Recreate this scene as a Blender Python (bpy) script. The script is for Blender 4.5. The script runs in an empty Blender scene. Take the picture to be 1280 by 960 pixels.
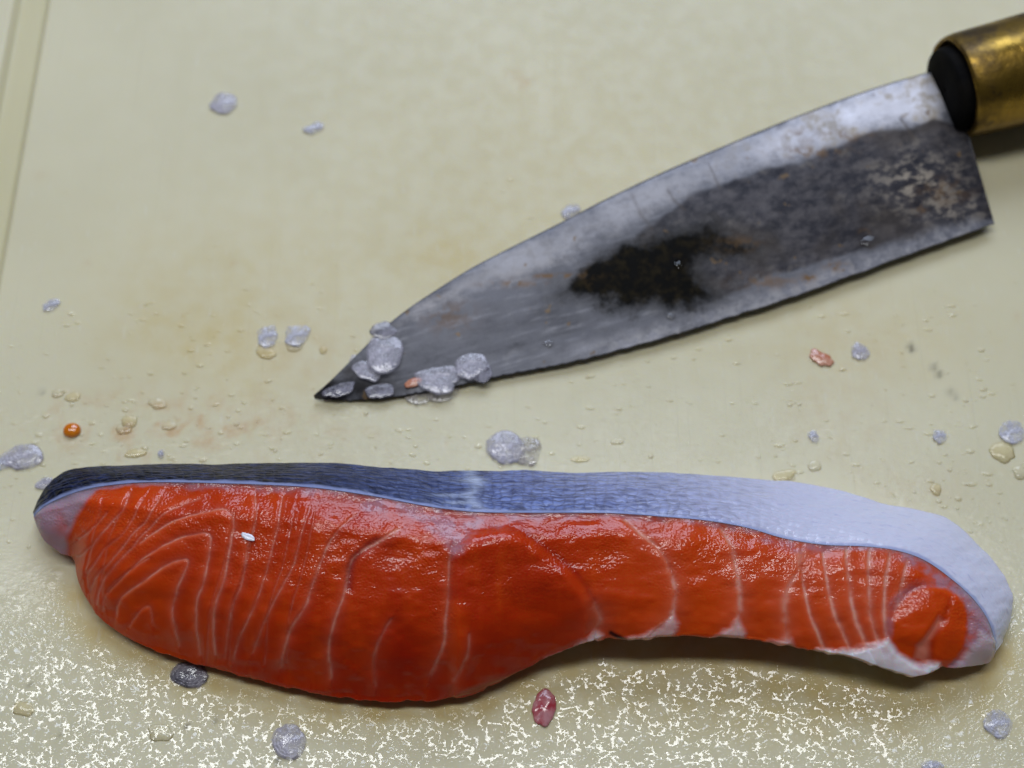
import bpy, math, random
import numpy as np
from mathutils import Vector
random.seed(7)
RNG = np.random.default_rng(7)
SC = bpy.context.scene
COL = SC.collection

# ------------------------------------------------------------------ camera
PITCH = math.radians(65.0)
DIST = 0.267
F_PX = 1778.0                       # focal length in photo pixels (1280 wide)
cd = bpy.data.cameras.new('camera'); cam = bpy.data.objects.new('camera', cd); COL.objects.link(cam)
cd.sensor_width = 36.0; cd.lens = 36.0 * F_PX / 1280.0
cd.clip_start = 0.01; cd.clip_end = 20.0
DIRV = np.array([0, math.cos(PITCH), -math.sin(PITCH)])
UPV = np.array([0, math.sin(PITCH), math.cos(PITCH)])
CAMP = -DIRV * DIST
cam.location = CAMP
cam.rotation_euler = (math.pi / 2 - PITCH, 0, 0)
cd.dof.use_dof = True
cd.dof.focus_distance = 0.2365
cd.dof.aperture_fstop = 13.0
SC.camera = cam

# ------------------------------------------------------------------ world (dim kitchen ambient)
W = bpy.data.worlds.new('World'); SC.world = W; W.use_nodes = True
W.node_tree.nodes['Background'].inputs[0].default_value = (0.85, 0.92, 1.0, 1)
W.node_tree.nodes['Background'].inputs[1].default_value = 0.045

# ------------------------------------------------------------------ lamps
def area(name, loc, target, sx, sy, power, color):
    l = bpy.data.lights.new(name, 'AREA'); l.shape = 'RECTANGLE'; l.size = sx; l.size_y = sy
    l.energy = power; l.color = color
    o = bpy.data.objects.new(name, l); COL.objects.link(o); o.location = loc
    o.rotation_euler = (Vector(target) - Vector(loc)).to_track_quat('-Z', 'Y').to_euler()
    return o
area('ceiling_lamp', (-0.10, 0.12, 0.95), (-0.10, 0.0, 0), 0.86, 0.13, 4.2, (0.96, 0.98, 1.0))
area('window_light', (0.05, 0.95, 0.95), (0, 0, 0), 0.9, 0.6, 11.5, (0.68, 0.78, 1.0))

# ------------------------------------------------------------------ exposure
SC.view_settings.view_transform = 'Standard'; SC.view_settings.look = 'None'
SC.view_settings.exposure = 0.0; SC.view_settings.gamma = 1.0; SC.view_settings.use_curve_mapping = False
SC.cycles.use_denoising = True
SC.cycles.max_bounces = 8; SC.cycles.transparent_max_bounces = 12
SC.cycles.sample_clamp_indirect = 4.0

# ================================================================== helpers
def at(x, y, z):
    """photo pixel + height above the board -> world point (arrays ok)"""
    x, y, z = np.broadcast_arrays(np.asarray(x, float), np.asarray(y, float), np.asarray(z, float))
    u = (x - 640) / F_PX; v = (480 - y) / F_PX
    r = DIRV[None, :] + v.reshape(-1, 1) * UPV[None, :]
    r[:, 0] += u.reshape(-1)
    k = (z.reshape(-1) - CAMP[2]) / r[:, 2]
    return (CAMP[None, :] + k[:, None] * r).reshape(x.shape + (3,))
def to_px(P):
    d = P - CAMP
    w = d @ DIRV
    return 640 + F_PX * d[..., 0] / w, 480 - F_PX * (d @ UPV) / w
def sstep(a, b, x):
    t = np.clip((x - a) / (b - a), 0, 1); return t * t * (3 - 2 * t)
def catmull(P, u):
    """P (n,k) control points, u in [0,n-1]"""
    P = np.asarray(P, float); n = len(P)
    i = np.clip(np.floor(u).astype(int), 0, n - 2); t = (u - i)[:, None]
    p0 = P[np.clip(i - 1, 0, n - 1)]; p1 = P[i]; p2 = P[i + 1]; p3 = P[np.clip(i + 2, 0, n - 1)]
    return 0.5 * (2 * p1 + (p2 - p0) * t + (2 * p0 - 5 * p1 + 4 * p2 - p3) * t ** 2 + (3 * p1 - p0 - 3 * p2 + p3) * t ** 3)
def smooth_line(P, n=60):
    return catmull(P, np.linspace(0, len(P) - 1, n))
def near(px, py, L, pad):
    L = np.asarray(L)
    return (px > L[:, 0].min() - pad) & (px < L[:, 0].max() + pad) & (py > L[:, 1].min() - pad) & (py < L[:, 1].max() + pad)
def seg_dist(px, py, L, pad=None):
    if pad is not None:
        m = near(px, py, L, pad); out = [np.full(px.shape, 1e4), np.zeros(px.shape), np.zeros(px.shape)]
        for o, q in zip(out, seg_dist(px[m], py[m], L)): o[m] = q
        return out
    """distance, signed side and parameter to a polyline"""
    best = np.full(px.shape, 1e9); side = np.zeros(px.shape); par = np.zeros(px.shape)
    n = len(L) - 1
    for i in range(n):
        ax, ay = L[i]; bx, by = L[i + 1]
        dx, dy = bx - ax, by - ay
        q = dx * dx + dy * dy + 1e-9
        t = np.clip(((px - ax) * dx + (py - ay) * dy) / q, 0, 1)
        d = np.hypot(px - ax - t * dx, py - ay - t * dy)
        m = d < best
        best = np.where(m, d, best)
        side = np.where(m, np.sign(dx * (py - ay) - dy * (px - ax)), side)
        par = np.where(m, (i + t) / n, par)
    return best, side, par
def poly_sd(px, py, poly):
    """signed distance to polygon, positive inside"""
    L = list(poly) + [poly[0]]
    d = seg_dist(px, py, L, 60)[0]
    inside = np.zeros(px.shape, bool)
    for (ax, ay), (bx, by) in zip(L[:-1], L[1:]):
        c = ((ay > py) != (by > py)) & (px < (bx - ax) * (py - ay) / (by - ay + 1e-12) + ax)
        inside ^= c
    return np.where(inside, d, -d)
_T = RNG.random((257, 257))
def vnoise(x, y):
    xi = np.floor(x).astype(int); yi = np.floor(y).astype(int)
    fx = x - xi; fy = y - yi
    fx = fx * fx * (3 - 2 * fx); fy = fy * fy * (3 - 2 * fy)
    a = _T[xi % 256, yi % 256]; b = _T[(xi + 1) % 256, yi % 256]
    c = _T[xi % 256, (yi + 1) % 256]; d = _T[(xi + 1) % 256, (yi + 1) % 256]
    return (a * (1 - fx) + b * fx) * (1 - fy) + (c * (1 - fx) + d * fx) * fy
def fbm(x, y, o=4):
    s = 0; a = 0.5; t = 0
    for k in range(o):
        s = s + a * vnoise(x * 2 ** k + 17.3 * k, y * 2 ** k + 5.1 * k); t += a; a *= 0.5
    return s / t

def mesh_obj(name, verts, faces, mat, parent=None, smooth=True, attrs=None, caps=()):
    if isinstance(faces, np.ndarray) and len(caps):
        lens = np.concatenate([np.full(len(faces), faces.shape[1]), [len(c) for c in caps]]).astype(np.int32)
        flat = np.concatenate([faces.ravel()] + [np.array(c) for c in caps]).astype(np.int32)
    elif isinstance(faces, np.ndarray):
        lens = np.full(len(faces), faces.shape[1], np.int32); flat = faces.ravel().astype(np.int32)
    else:
        lens = np.array([len(f) for f in faces], np.int32); flat = np.array([i for f in faces for i in f], np.int32)
    me = bpy.data.meshes.new(name)
    V = np.asarray(verts, np.float32)
    me.vertices.add(len(V)); me.vertices.foreach_set('co', V.ravel())
    me.loops.add(len(flat)); me.loops.foreach_set('vertex_index', flat)
    me.polygons.add(len(lens))
    me.polygons.foreach_set('loop_start', np.concatenate([[0], np.cumsum(lens)[:-1]]).astype(np.int32))
    me.polygons.foreach_set('loop_total', lens)
    me.update(calc_edges=True)
    if smooth:
        me.polygons.foreach_set('use_smooth', np.ones(len(me.polygons), bool))
    for k, a in (attrs or {}).items():
        at_ = me.attributes.new(k, 'FLOAT', 'POINT'); at_.data.foreach_set('value', np.asarray(a, np.float32).ravel())
    o = bpy.data.objects.new(name, me); COL.objects.link(o)
    if mat: me.materials.append(mat)
    if parent: o.parent = parent
    return o
def grid_faces(n, m, close_m=False):
    """quads for an n x m vertex grid (row-major), optionally wrapped in m"""
    i = np.arange(n - 1)[:, None]; mm = m if close_m else m - 1
    j = np.arange(mm)[None, :]; j2 = (j + 1) % m
    return np.stack([i * m + j + 0 * i, (i + 1) * m + j, (i + 1) * m + j2, i * m + j2 + 0 * i], -1).reshape(-1, 4)
def tag(o, label, cat, group=None):
    o['label'] = label; o['category'] = cat
    if group: o['group'] = group
    return o
def empty(name, loc):
    o = bpy.data.objects.new(name, None); COL.objects.link(o); o.location = loc; return o

# ------------------------------------------------------------------ node helper
class NT:
    def __init__(s, name):
        s.m = bpy.data.materials.new(name); s.m.use_nodes = True; s.t = s.m.node_tree
        s.b = s.t.nodes['Principled BSDF']; s.out = s.t.nodes['Material Output']
    def n(s, typ, **kw):
        nd = s.t.nodes.new('ShaderNode' + typ)
        for k, v in kw.items(): setattr(nd, k, v)
        return nd
    def link(s, a, b): s.t.links.new(a, b)
    def val(s, sock, v):
        if hasattr(v, 'is_linked') or hasattr(v, 'links'): s.link(v, sock)
        else: sock.default_value = v
    def attr(s, k): return s.n('Attribute', attribute_name=k).outputs['Fac']
    def coord(s): return s.n('TexCoord').outputs['Object']
    def mapping(s, v, scale=(1, 1, 1), rot=(0, 0, 0), loc=(0, 0, 0)):
        m = s.n('Mapping'); s.link(v, m.inputs[0]); m.inputs['Scale'].default_value = scale
        m.inputs['Rotation'].default_value = rot; m.inputs['Location'].default_value = loc
        return m.outputs[0]
    def noise(s, v, scale, detail=3, rough=0.5, dist=0.0, out='Fac', typ='FBM'):
        n = s.n('TexNoise'); s.link(v, n.inputs['Vector']); n.inputs['Scale'].default_value = scale
        n.inputs['Detail'].default_value = detail; n.inputs['Roughness'].default_value = rough; n.inputs['Distortion'].default_value = dist
        return n.outputs[out]
    def voro(s, v, scale, feat='F1', out='Distance', rand=1.0):
        n = s.n('TexVoronoi', feature=feat); s.link(v, n.inputs['Vector']); n.inputs['Scale'].default_value = scale
        n.inputs['Randomness'].default_value = rand
        return n.outputs[out]
    def math(s, op, a, b=0.0, c=None, clamp=False):
        n = s.n('Math', operation=op, use_clamp=clamp); s.val(n.inputs[0], a); s.val(n.inputs[1], b)
        if c is not None: s.val(n.inputs[2], c)
        return n.outputs[0]
    def ramp(s, v, a, b, lo=0.0, hi=1.0):
        n = s.n('MapRange', interpolation_type='SMOOTHSTEP'); s.val(n.inputs[0], v)
        for i, x in enumerate((a, b, lo, hi)): n.inputs[1 + i].default_value = x
        return n.outputs[0]
    def mix(s, f, a, b):
        n = s.n('Mix', data_type='RGBA'); s.val(n.inputs[0], f)
        for sk, v in ((n.inputs[6], a), (n.inputs[7], b)):
            if hasattr(v, 'links'): s.link(v, sk)
            else: sk.default_value = tuple(v) + ((1,) if len(v) == 3 else ())
        return n.outputs[2]
    def bump(s, h, strength=1.0, dist=0.001, normal=None):
        n = s.n('Bump'); s.val(n.inputs['Strength'], strength); n.inputs['Distance'].default_value = dist
        s.link(h, n.inputs['Height'])
        if normal is not None: s.link(normal, n.inputs['Normal'])
        return n.outputs[0]
    def set(s, **kw):
        for k, v in kw.items():
            k = k.replace('_', ' ')
            if isinstance(v, tuple) and len(v) == 3 and k != 'Subsurface Radius': v = v + (1,)
            s.val(s.b.inputs[k], v)
        return s

# ------------------------------------------------------------------ materials
def mat_board():
    t = NT('board_plastic'); co = t.coord()
    n1 = t.noise(co, 22, 3); n2 = t.noise(co, 240, 3); n3 = t.noise(t.mapping(co, (900, 220, 1)), 1.0, 2)
    c = t.mix(t.ramp(n1, .3, .7), (.63, .585, .395), (.68, .635, .44))
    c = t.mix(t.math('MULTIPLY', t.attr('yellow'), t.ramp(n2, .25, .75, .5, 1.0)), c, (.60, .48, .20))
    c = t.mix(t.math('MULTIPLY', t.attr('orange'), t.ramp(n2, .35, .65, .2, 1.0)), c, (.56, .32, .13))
    c = t.mix(t.math('MULTIPLY', t.ramp(n3, .62, .8), .25), c, (.72, .72, .66))
    c = t.mix(t.math('MULTIPLY', t.attr('speck'), 1.0), c, (.10, .085, .05))
    c = t.mix(t.attr('groove'), c, (.55, .50, .27))
    sA = t.ramp(t.noise(t.mapping(co, (1500, 16, 1), rot=(0, 0, .42)), 1.0, 1, .5), .66, .74)
    sB = t.ramp(t.noise(t.mapping(co, (1700, 20, 1), rot=(0, 0, -.95), loc=(3, 5, 0)), 1.0, 1, .5), .67, .75)
    scr = t.math('MULTIPLY', t.math('MAXIMUM', sA, sB), t.ramp(n1, .4, .6, .15, 1.0))
    c = t.mix(t.math('MULTIPLY', scr, .10), c, (.44, .38, .24))
    # wet film: plateaus of water with steep little menisci
    wet = t.attr('wet')
    ws = t.n('VectorMath', operation='SCALE'); t.link(t.noise(co, 420, 2, .5, out='Color'), ws.inputs[0]); ws.inputs['Scale'].default_value = .0016
    wa = t.n('VectorMath', operation='ADD'); t.link(co, wa.inputs[0]); t.link(ws.outputs[0], wa.inputs[1])
    wco = t.mapping(wa.outputs[0], (1, 1.35, 1))
    def domes(scale, r, loc):
        n = t.n('TexVoronoi', feature='F1', voronoi_dimensions='2D'); t.link(t.mapping(wco, loc=loc), n.inputs['Vector'])
        n.inputs['Scale'].default_value = scale
        return t.ramp(n.outputs['Distance'], 0.0, r, 1.0, 0.0)
    big = t.noise(co, 130, 3)
    h = t.math('MAXIMUM', t.math('MULTIPLY', domes(900, .485, (0, 0, 0)), 1.0), t.math('MULTIPLY', domes(1650, .40, (.31, .17, 0)), .45))
    h = t.math('MAXIMUM', h, t.math('MULTIPLY', domes(260, .37, (.11, .57, 0)), 2.0))
    h = t.math('ADD', h, t.math('MULTIPLY', big, .42))
    wb = t.bump(h, wet, .00024)
    fine = t.bump(t.math('ADD', t.noise(co, 1400, 2), t.math('SUBTRACT', t.math('MULTIPLY', n3, .6), t.math('MULTIPLY', scr, .5))), .35, .00005)
    t.set(Base_Color=c, Roughness=t.ramp(n2, .3, .7, .42, .58), Specular_IOR_Level=.35, Normal=fine,
          Subsurface_Weight=.35, Subsurface_Radius=(1.0, .75, .3), Subsurface_Scale=.002,
          Coat_Weight=t.attr('film'), Coat_Roughness=t.ramp(wet, .05, .6, .30, .04), Coat_IOR=1.55, Coat_Normal=wb)
    return t.m
def mat_flesh():
    t = NT('salmon_flesh'); co = t.coord()
    n1 = t.noise(co, 60, 3); n2 = t.noise(co, 420, 3)
    deep = t.attr('deep')
    c = t.mix(t.ramp(n1, .3, .7), (.45, .024, .0008), (.55, .044, .0015))
    c = t.mix(t.attr('orange'), c, (.68, .078, .003))
    c = t.mix(t.ramp(t.noise(t.mapping(co, (260, 45, 120), rot=(0, 0, .12)), 1.0, 3, .6), .45, .75, 0, .55), c, (.64, .072, .003))
    c = t.mix(deep, c, (.33, .006, .0006))
    c = t.mix(t.attr('fat'), c, (.78, .36, .27))
    pale = t.math('MULTIPLY', t.attr('pale'), t.ramp(n2, .36, .60, .25, 1.0))
    c = t.mix(pale, c, (.44, .22, .27))
    c = t.mix(t.attr('tip'), c, (.38, .25, .31))
    c = t.mix(t.attr('memb'), c, (.74, .66, .70))
    c = t.mix(t.attr('blood'), c, (.05, .006, .004))
    fib = t.noise(t.mapping(co, (900, 2300, 1500), rot=(0, 0, .35)), 1.0, 2, .6, .4)
    grain = t.noise(co, 2400, 0, .5)
    grain = t.math('ADD', grain, t.math('MULTIPLY', t.noise(co, 420, 2), 1.6))
    h = t.math('ADD', t.math('MULTIPLY', fib, .6), t.math('MULTIPLY', grain, .7))
    b = t.bump(h, t.math('MULTIPLY', t.math('MULTIPLY', t.attr('grain'), t.ramp(t.noise(co, 130, 2), .35, .65, .35, 1.0)), t.math('MULTIPLY_ADD', t.attr('memb'), -.3, .8)), .00019)
    t.set(Base_Color=c, Roughness=.34, Specular_IOR_Level=.15, Normal=b,
          Subsurface_Weight=.6, Subsurface_Radius=(1.0, .20, .08), Subsurface_Scale=.006,
          Coat_Weight=t.math('MULTIPLY_ADD', t.attr('grain'), .5, .28), Coat_Roughness=.04, Coat_IOR=1.45, Coat_Normal=b)
    return t.m
def mat_skin():
    t = NT('salmon_skin'); co = t.coord()
    u, v = t.attr('su'), t.attr('sv')
    cmb = t.n('CombineXYZ'); t.link(u, cmb.inputs[0]); t.link(v, cmb.inputs[1]); uv = cmb.outputs[0]
    warp = t.n('VectorMath', operation='ADD'); t.link(uv, warp.inputs[0])
    ws = t.n('VectorMath', operation='SCALE'); t.link(t.noise(uv, 260, 2, out='Color'), ws.inputs[0]); ws.inputs['Scale'].default_value = .0022
    t.link(ws.outputs[0], warp.inputs[1]); wuv = warp.outputs[0]
    sc = t.voro(t.mapping(wuv, (560, 900, 1)), 1.0, 'F1', 'Distance', .4)
    edge = t.voro(t.mapping(wuv, (560, 900, 1)), 1.0, 'DISTANCE_TO_EDGE', 'Distance', .4)
    scol = t.voro(t.mapping(wuv, (560, 900, 1)), 1.0, 'F1', 'Color', .4)
    sep = t.n('SeparateColor'); t.link(scol, sep.inputs[0]); rnd = sep.outputs[0]
    streak = t.noise(t.mapping(wuv, (330, 1250, 1)), 1.0, 3, .65)
    blot = t.noise(uv, 70, 4, .6)
    d, w = t.attr('dark'), t.attr('white')
    mid = t.mix(t.ramp(streak, .36, .62), (.008, .018, .10), (.13, .21, .56))
    mid = t.mix(t.math('MULTIPLY', rnd, .45), mid, (.10, .15, .42))
    dark = t.mix(t.ramp(streak, .46, .70), (.0012, .0018, .006), (.020, .030, .100))
    dark = t.mix(t.math('MULTIPLY', t.ramp(edge, .0, .16, 1, 0), .35), dark, (.03, .045, .12))
    wht = t.mix(t.ramp(streak, .56, .78, 0, .55), (.66, .66, .82), (.32, .35, .58))
    wht = t.mix(t.ramp(blot, .58, .75, 0, .45), wht, (.62, .56, .74))
    mid = t.mix(t.math('MULTIPLY', t.ramp(edge, .0, .2, 1, 0), .55), mid, (.012, .022, .09))
    c = t.mix(d, mid, dark)
    wf = t.math('MULTIPLY_ADD', t.math('SUBTRACT', streak, .5), t.math('MULTIPLY', t.math('SUBTRACT', 1.0, w), t.math('MULTIPLY', w, 3.4)), w, clamp=True)
    c = t.mix(wf, c, wht)
    c = t.mix(t.math('MULTIPLY', t.attr('scar'), t.ramp(streak, .3, .6, .35, 1.0)), c, (.55, .62, .80))
    c = t.mix(t.attr('rim'), c, (.30, .35, .60))
    h = t.math('MULTIPLY', t.math('ADD', t.math('SUBTRACT', .6, sc), t.math('MULTIPLY', streak, .8)), t.math('MULTIPLY_ADD', w, -.75, 1.0))
    h = t.math('ADD', h, t.math('MULTIPLY', blot, .35))
    b = t.bump(h, t.math('MULTIPLY_ADD', t.attr('rim'), -.5, .8), .00045)
    t.set(Base_Color=c, Roughness=.30, Normal=b, Coat_Weight=t.math('MULTIPLY_ADD', d, -.27, t.math('MULTIPLY_ADD', w, .3, .35)), Coat_Roughness=.10, Coat_IOR=1.35, Coat_Normal=b, Specular_IOR_Level=t.math('MULTIPLY_ADD', d, -.26, .34),
          Subsurface_Weight=t.math('MULTIPLY', w, .35), Subsurface_Radius=(1, .6, .6), Subsurface_Scale=.0015)
    return t.m
def mat_blade():
    t = NT('worn_carbon_steel'); co = t.coord()
    lw = t.mapping(co, (1, 1, 1), rot=(0, 0, -.30))
    n1 = t.noise(lw, 150, 8, .72); n2 = t.noise(lw, 520, 4, .6); n3 = t.noise(t.mapping(lw, (90, 700, 1)), 1.0, 4, .6)
    n4 = t.noise(t.mapping(lw, loc=(5, 3, 1)), 60, 4, .6)
    def thr(k, soft=.22, amt=.9):
        x = t.math('MULTIPLY_ADD', t.math('SUBTRACT', n1, .5), amt, t.attr(k))
        return t.ramp(x, .5 - soft, .5 + soft)
    c = t.mix(t.ramp(n2, .3, .7), (.085, .088, .105), (.165, .165, .185))
    c = t.mix(t.ramp(n4, .45, .7, 0, .6), c, (.045, .045, .056))
    c = t.mix(t.math('MULTIPLY', t.ramp(n3, .48, .72), .6), c, (.25, .25, .28))
    br = t.math('MULTIPLY', thr('bright', .3, 1.5), t.ramp(n4, .3, .6, .55, 1.0))  # sheen of the spine band, mixed into the colour
    c = t.mix(br, c, t.mix(t.attr('white'), t.mix(t.ramp(n2, .35, .65), (.26, .25, .26), (.38, .37, .39)), t.mix(t.ramp(n1, .47, .62), (.66, .65, .70), (.40, .35, .29))))
    dk = thr('dark', .2, .55)
    n5 = t.noise(t.mapping(lw, (1, 1.7, 1), loc=(4, 4, 4)), 300, 8, .7)
    dcol = t.mix(t.ramp(t.math('MULTIPLY_ADD', n5, .6, t.math('MULTIPLY', n1, .4)), .40, .60), (.012, .012, .020), (.070, .064, .070))
    dcol = t.mix(t.ramp(t.noise(t.mapping(lw, loc=(1, 9, 1)), 210, 4, .6), .56, .72, 0, .55), dcol, (.15, .13, .11))
    dcol = t.mix(t.ramp(n4, .45, .65, 0, .5), dcol, (.055, .042, .032))
    dcol = t.mix(t.math('MULTIPLY', t.attr('worn'), t.ramp(n5, .50, .58)), dcol, (.34, .29, .23))
    c = t.mix(dk, c, dcol)
    c = t.mix(t.math('MULTIPLY', t.attr('edge'), t.ramp(n1, .36, .6, .2, 1.0)), c, t.mix(t.ramp(n2, .4, .6), (.20, .20, .23), (.33, .32, .33)))
    c = t.mix(t.math('MULTIPLY', t.attr('halo'), t.ramp(n1, .30, .58, 1.0, .25)), c, (.035, .034, .036))
    bk = thr('black', .28, 1.6)
    c = t.mix(bk, c, t.mix(t.ramp(n2, .4, .7), (.003, .003, .003), (.022, .017, .009)))
    c = t.mix(t.math('MULTIPLY', t.attr('tipdark'), t.ramp(n1, .35, .6)), c, (.022, .020, .022))
    ru = t.math('MULTIPLY', t.math('MULTIPLY', t.attr('rust'), t.math('MULTIPLY_ADD', bk, -.75, 1.0)), t.ramp(n2, .42, .60))
    c = t.mix(ru, c, (.16, .085, .028))
    sp = t.ramp(t.noise(t.mapping(lw, loc=(2, 2, 8)), 330, 2, .5), .685, .74)
    c = t.mix(t.math('MULTIPLY', sp, t.math('MULTIPLY_ADD', bk, -.6, .65)), c, (.16, .095, .035))
    c = t.mix(t.attr('scratch'), c, (.06, .045, .035))
    h = t.math('ADD', t.math('MULTIPLY', n2, .7), t.math('ADD', t.math('MULTIPLY', n1, .8), t.math('MULTIPLY', n3, .6)))
    b = t.bump(h, .35, .00018)
    keep = t.math('SUBTRACT', 1.0, t.math('MULTIPLY', bk, .9))
    t.set(Base_Color=c, Metallic=t.math('MULTIPLY', keep, .3), Roughness=t.ramp(n2, .3, .7, .38, .6), Normal=b, Specular_IOR_Level=t.math('MULTIPLY', keep, .35))
    return t.m
def mat_simple(name, c1, c2, scale, rough=.4, metal=0.0, bumpd=.0002, coat=0.0, stretch=(1, 1, 1), sss=0.0):
    t = NT(name); co = t.mapping(t.coord(), stretch)
    n = t.noise(co, scale, 4, .6)
    c = t.mix(t.ramp(n, .35, .65), c1, c2)
    t.set(Base_Color=c, Roughness=rough, Metallic=metal, Normal=t.bump(n, .5, bumpd), Coat_Weight=coat, Coat_Roughness=.08)
    if sss: t.set(Subsurface_Weight=sss, Subsurface_Radius=(1, .6, .5), Subsurface_Scale=.0012)
    return t.m
def mat_brass():
    t = NT('tarnished_brass'); co = t.coord()
    n1 = t.noise(co, 110, 5, .65); n2 = t.noise(co, 420, 3)
    c = t.mix(t.ramp(n1, .4, .68), (.30, .185, .03), (.08, .052, .022))
    c = t.mix(t.ramp(n2, .6, .75, 0, .6), c, (.06, .045, .03))
    t.set(Base_Color=c, Metallic=.85, Roughness=t.ramp(n1, .3, .7, .24, .46), Normal=t.bump(n1, .6, .0005))
    return t.m
def mat_water(name, tint=(1, 1, 1)):
    t = NT(name); co = t.coord()
    nb = t.bump(t.noise(co, 500, 2), .15, .0002)
    tr = t.n('BsdfTransparent'); tr.inputs[0].default_value = tint + (1,)
    gl = t.n('BsdfGlossy'); gl.inputs['Roughness'].default_value = .03; t.link(nb, gl.inputs['Normal'])
    fr = t.n('Fresnel'); fr.inputs[0].default_value = 1.36; t.link(nb, fr.inputs['Normal'])
    mx = t.n('MixShader'); t.link(fr.outputs[0], mx.inputs[0]); t.link(tr.outputs[0], mx.inputs[1]); t.link(gl.outputs[0], mx.inputs[2])
    t.link(mx.outputs[0], t.out.inputs['Surface'])
    return t.m
def mat_scale(name, c1, c2, clear):
    t = NT(name); co = t.coord()
    n1 = t.noise(co, 640, 4, .7); n2 = t.voro(co, 1800)
    c = t.mix(t.ramp(n1, .35, .66), c1, c2)
    h = t.math('ADD', t.math('MULTIPLY', n1, 1.2), t.math('MULTIPLY', n2, .5))
    ring = t.math('SINE', t.math('MULTIPLY_ADD', t.attr('rad'), 34.0, t.math('MULTIPLY', n1, 9.0)))
    h = t.math('ADD', h, t.math('MULTIPLY', ring, .10))
    a = t.math('SUBTRACT', 1.0, t.math('MULTIPLY', t.ramp(n1, .3, .6), clear))
    a = t.math('MULTIPLY', a, t.ramp(t.attr('rim'), .55, 1.0, 1.0, .45))
    c = t.mix(t.math('MULTIPLY', t.attr('rim'), .25), c, (.12, .11, .15))
    t.set(Base_Color=c, Roughness=.16, Normal=t.bump(h, .9, .00028), Alpha=a, Coat_Weight=1.0, Coat_Roughness=.06, Specular_IOR_Level=.6)
    return t.m

M_BOARD = mat_board(); M_FLESH = mat_flesh(); M_SKIN = mat_skin(); M_BLADE = mat_blade(); M_BRASS = mat_brass()
M_DARKEND = mat_simple('blackened_handle_end', (.003, .003, .0035), (.008, .007, .006), 200, .9)
M_DARKEND.node_tree.nodes['Principled BSDF'].inputs['Specular IOR Level'].default_value = .12
M_WOOD = mat_simple('handle_wood', (.22, .13, .06), (.34, .21, .10), 40, .5, stretch=(1, 8, 8))
M_TOP = mat_simple('worktop_steel', (.30, .31, .32), (.36, .37, .38), 60, .38, .8)
M_WATER = mat_water('water'); M_WATERW = mat_water('cloudy_water', (.99, .965, .90)); M_OIL = mat_simple('orange_oil', (.62, .16, .005), (.75, .25, .01), 200, .12, coat=1.0, sss=.4)
M_SC_GREY = mat_scale('scale_grey', (.50, .47, .55), (.80, .78, .88), .7)
M_SC_PALE = mat_scale('scale_pale', (.62, .62, .74), (.84, .84, .95), .8)
M_SC_DARK = mat_scale('scale_dark', (.10, .095, .12), (.42, .40, .48), .4)
M_SC_CLEAR = mat_scale('scale_clear', (.50, .45, .40), (.66, .62, .58), .85)
M_PINK = mat_simple('pink_flesh_bit', (.42, .04, .06), (.55, .25, .27), 320, .2, coat=.8, sss=.4)
M_WHITEBIT = mat_simple('white_fat_bit', (.62, .62, .72), (.82, .82, .90), 500, .25, coat=.6)
M_ORANGEBIT = mat_simple('orange_flesh_bit', (.50, .17, .08), (.60, .30, .20), 400, .25, coat=.6)

# stations: lower outline, flesh/skin crest, upper outline (photo pixels), heights of lip, crest and drop of the skin (mm)
ST = [((44, 652), (42, 646), (41, 640), 5, 8, 2.0),
      ((57, 676), (57, 632), (50, 620), 4.5, 11, 3.5),
      ((76, 690), (82, 620), (66, 599), 4, 14, 5),
      ((92, 700), (110, 611), (86, 587), 3.5, 17.5, 6.5),
      ((104, 742), (142, 606), (118, 583), 3, 20, 7.5),
      ((132, 779), (180, 603), (165, 581), 3, 22, 8),
      ((182, 808), (222, 603), (215, 580), 3, 23.5, 8.5),
      ((245, 830), (270, 604), (268, 580), 3, 25, 9),
      ((320, 850), (330, 606), (330, 579), 3, 26, 9),
      ((395, 867), (395, 610), (395, 578), 3, 27, 9),
      ((465, 876), (465, 620), (460, 582), 3, 27, 9),
      ((540, 876), (535, 633), (530, 588), 3, 27, 9.5),
      ((600, 864), (595, 640), (595, 589), 3, 26.5, 10),
      ((655, 836), (655, 641), (655, 588), 3.5, 25.5, 10),
      ((705, 812), (715, 641), (715, 591), 6, 24.5, 10),
      ((745, 799), (775, 642), (775, 589), 8, 23.5, 10),
      ((795, 800), (830, 646), (830, 590), 9.5, 22.5, 10),
      ((850, 795), (885, 651), (885, 594), 10, 21.5, 10),
      ((910, 795), (935, 660), (940, 598), 10, 20.5, 10),
      ((965, 803), (980, 673), (995, 603), 9.5, 19.5, 10),
      ((1020, 814), (1030, 681), (1050, 613), 9, 19, 10),
      ((1068, 822), (1080, 683), (1100, 628), 8, 18.5, 10),
      ((1105, 836), (1120, 688), (1145, 637), 7, 18, 10.5),
      ((1145, 846), (1155, 700), (1185, 649), 6, 17, 11),
      ((1172, 836), (1187, 722), (1220, 678), 6, 15.5, 11),
      ((1200, 834), (1215, 747), (1247, 708), 5.5, 14, 10.5),
      ((1222, 830), (1235, 775), (1265, 742), 3.5, 12, 9.5),
      ((1236, 826), (1243, 800), (1263, 775), 3.2, 9.5, 8),
      ((1242, 822), (1245, 814), (1254, 802), 3, 7, 5.5)]

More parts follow.
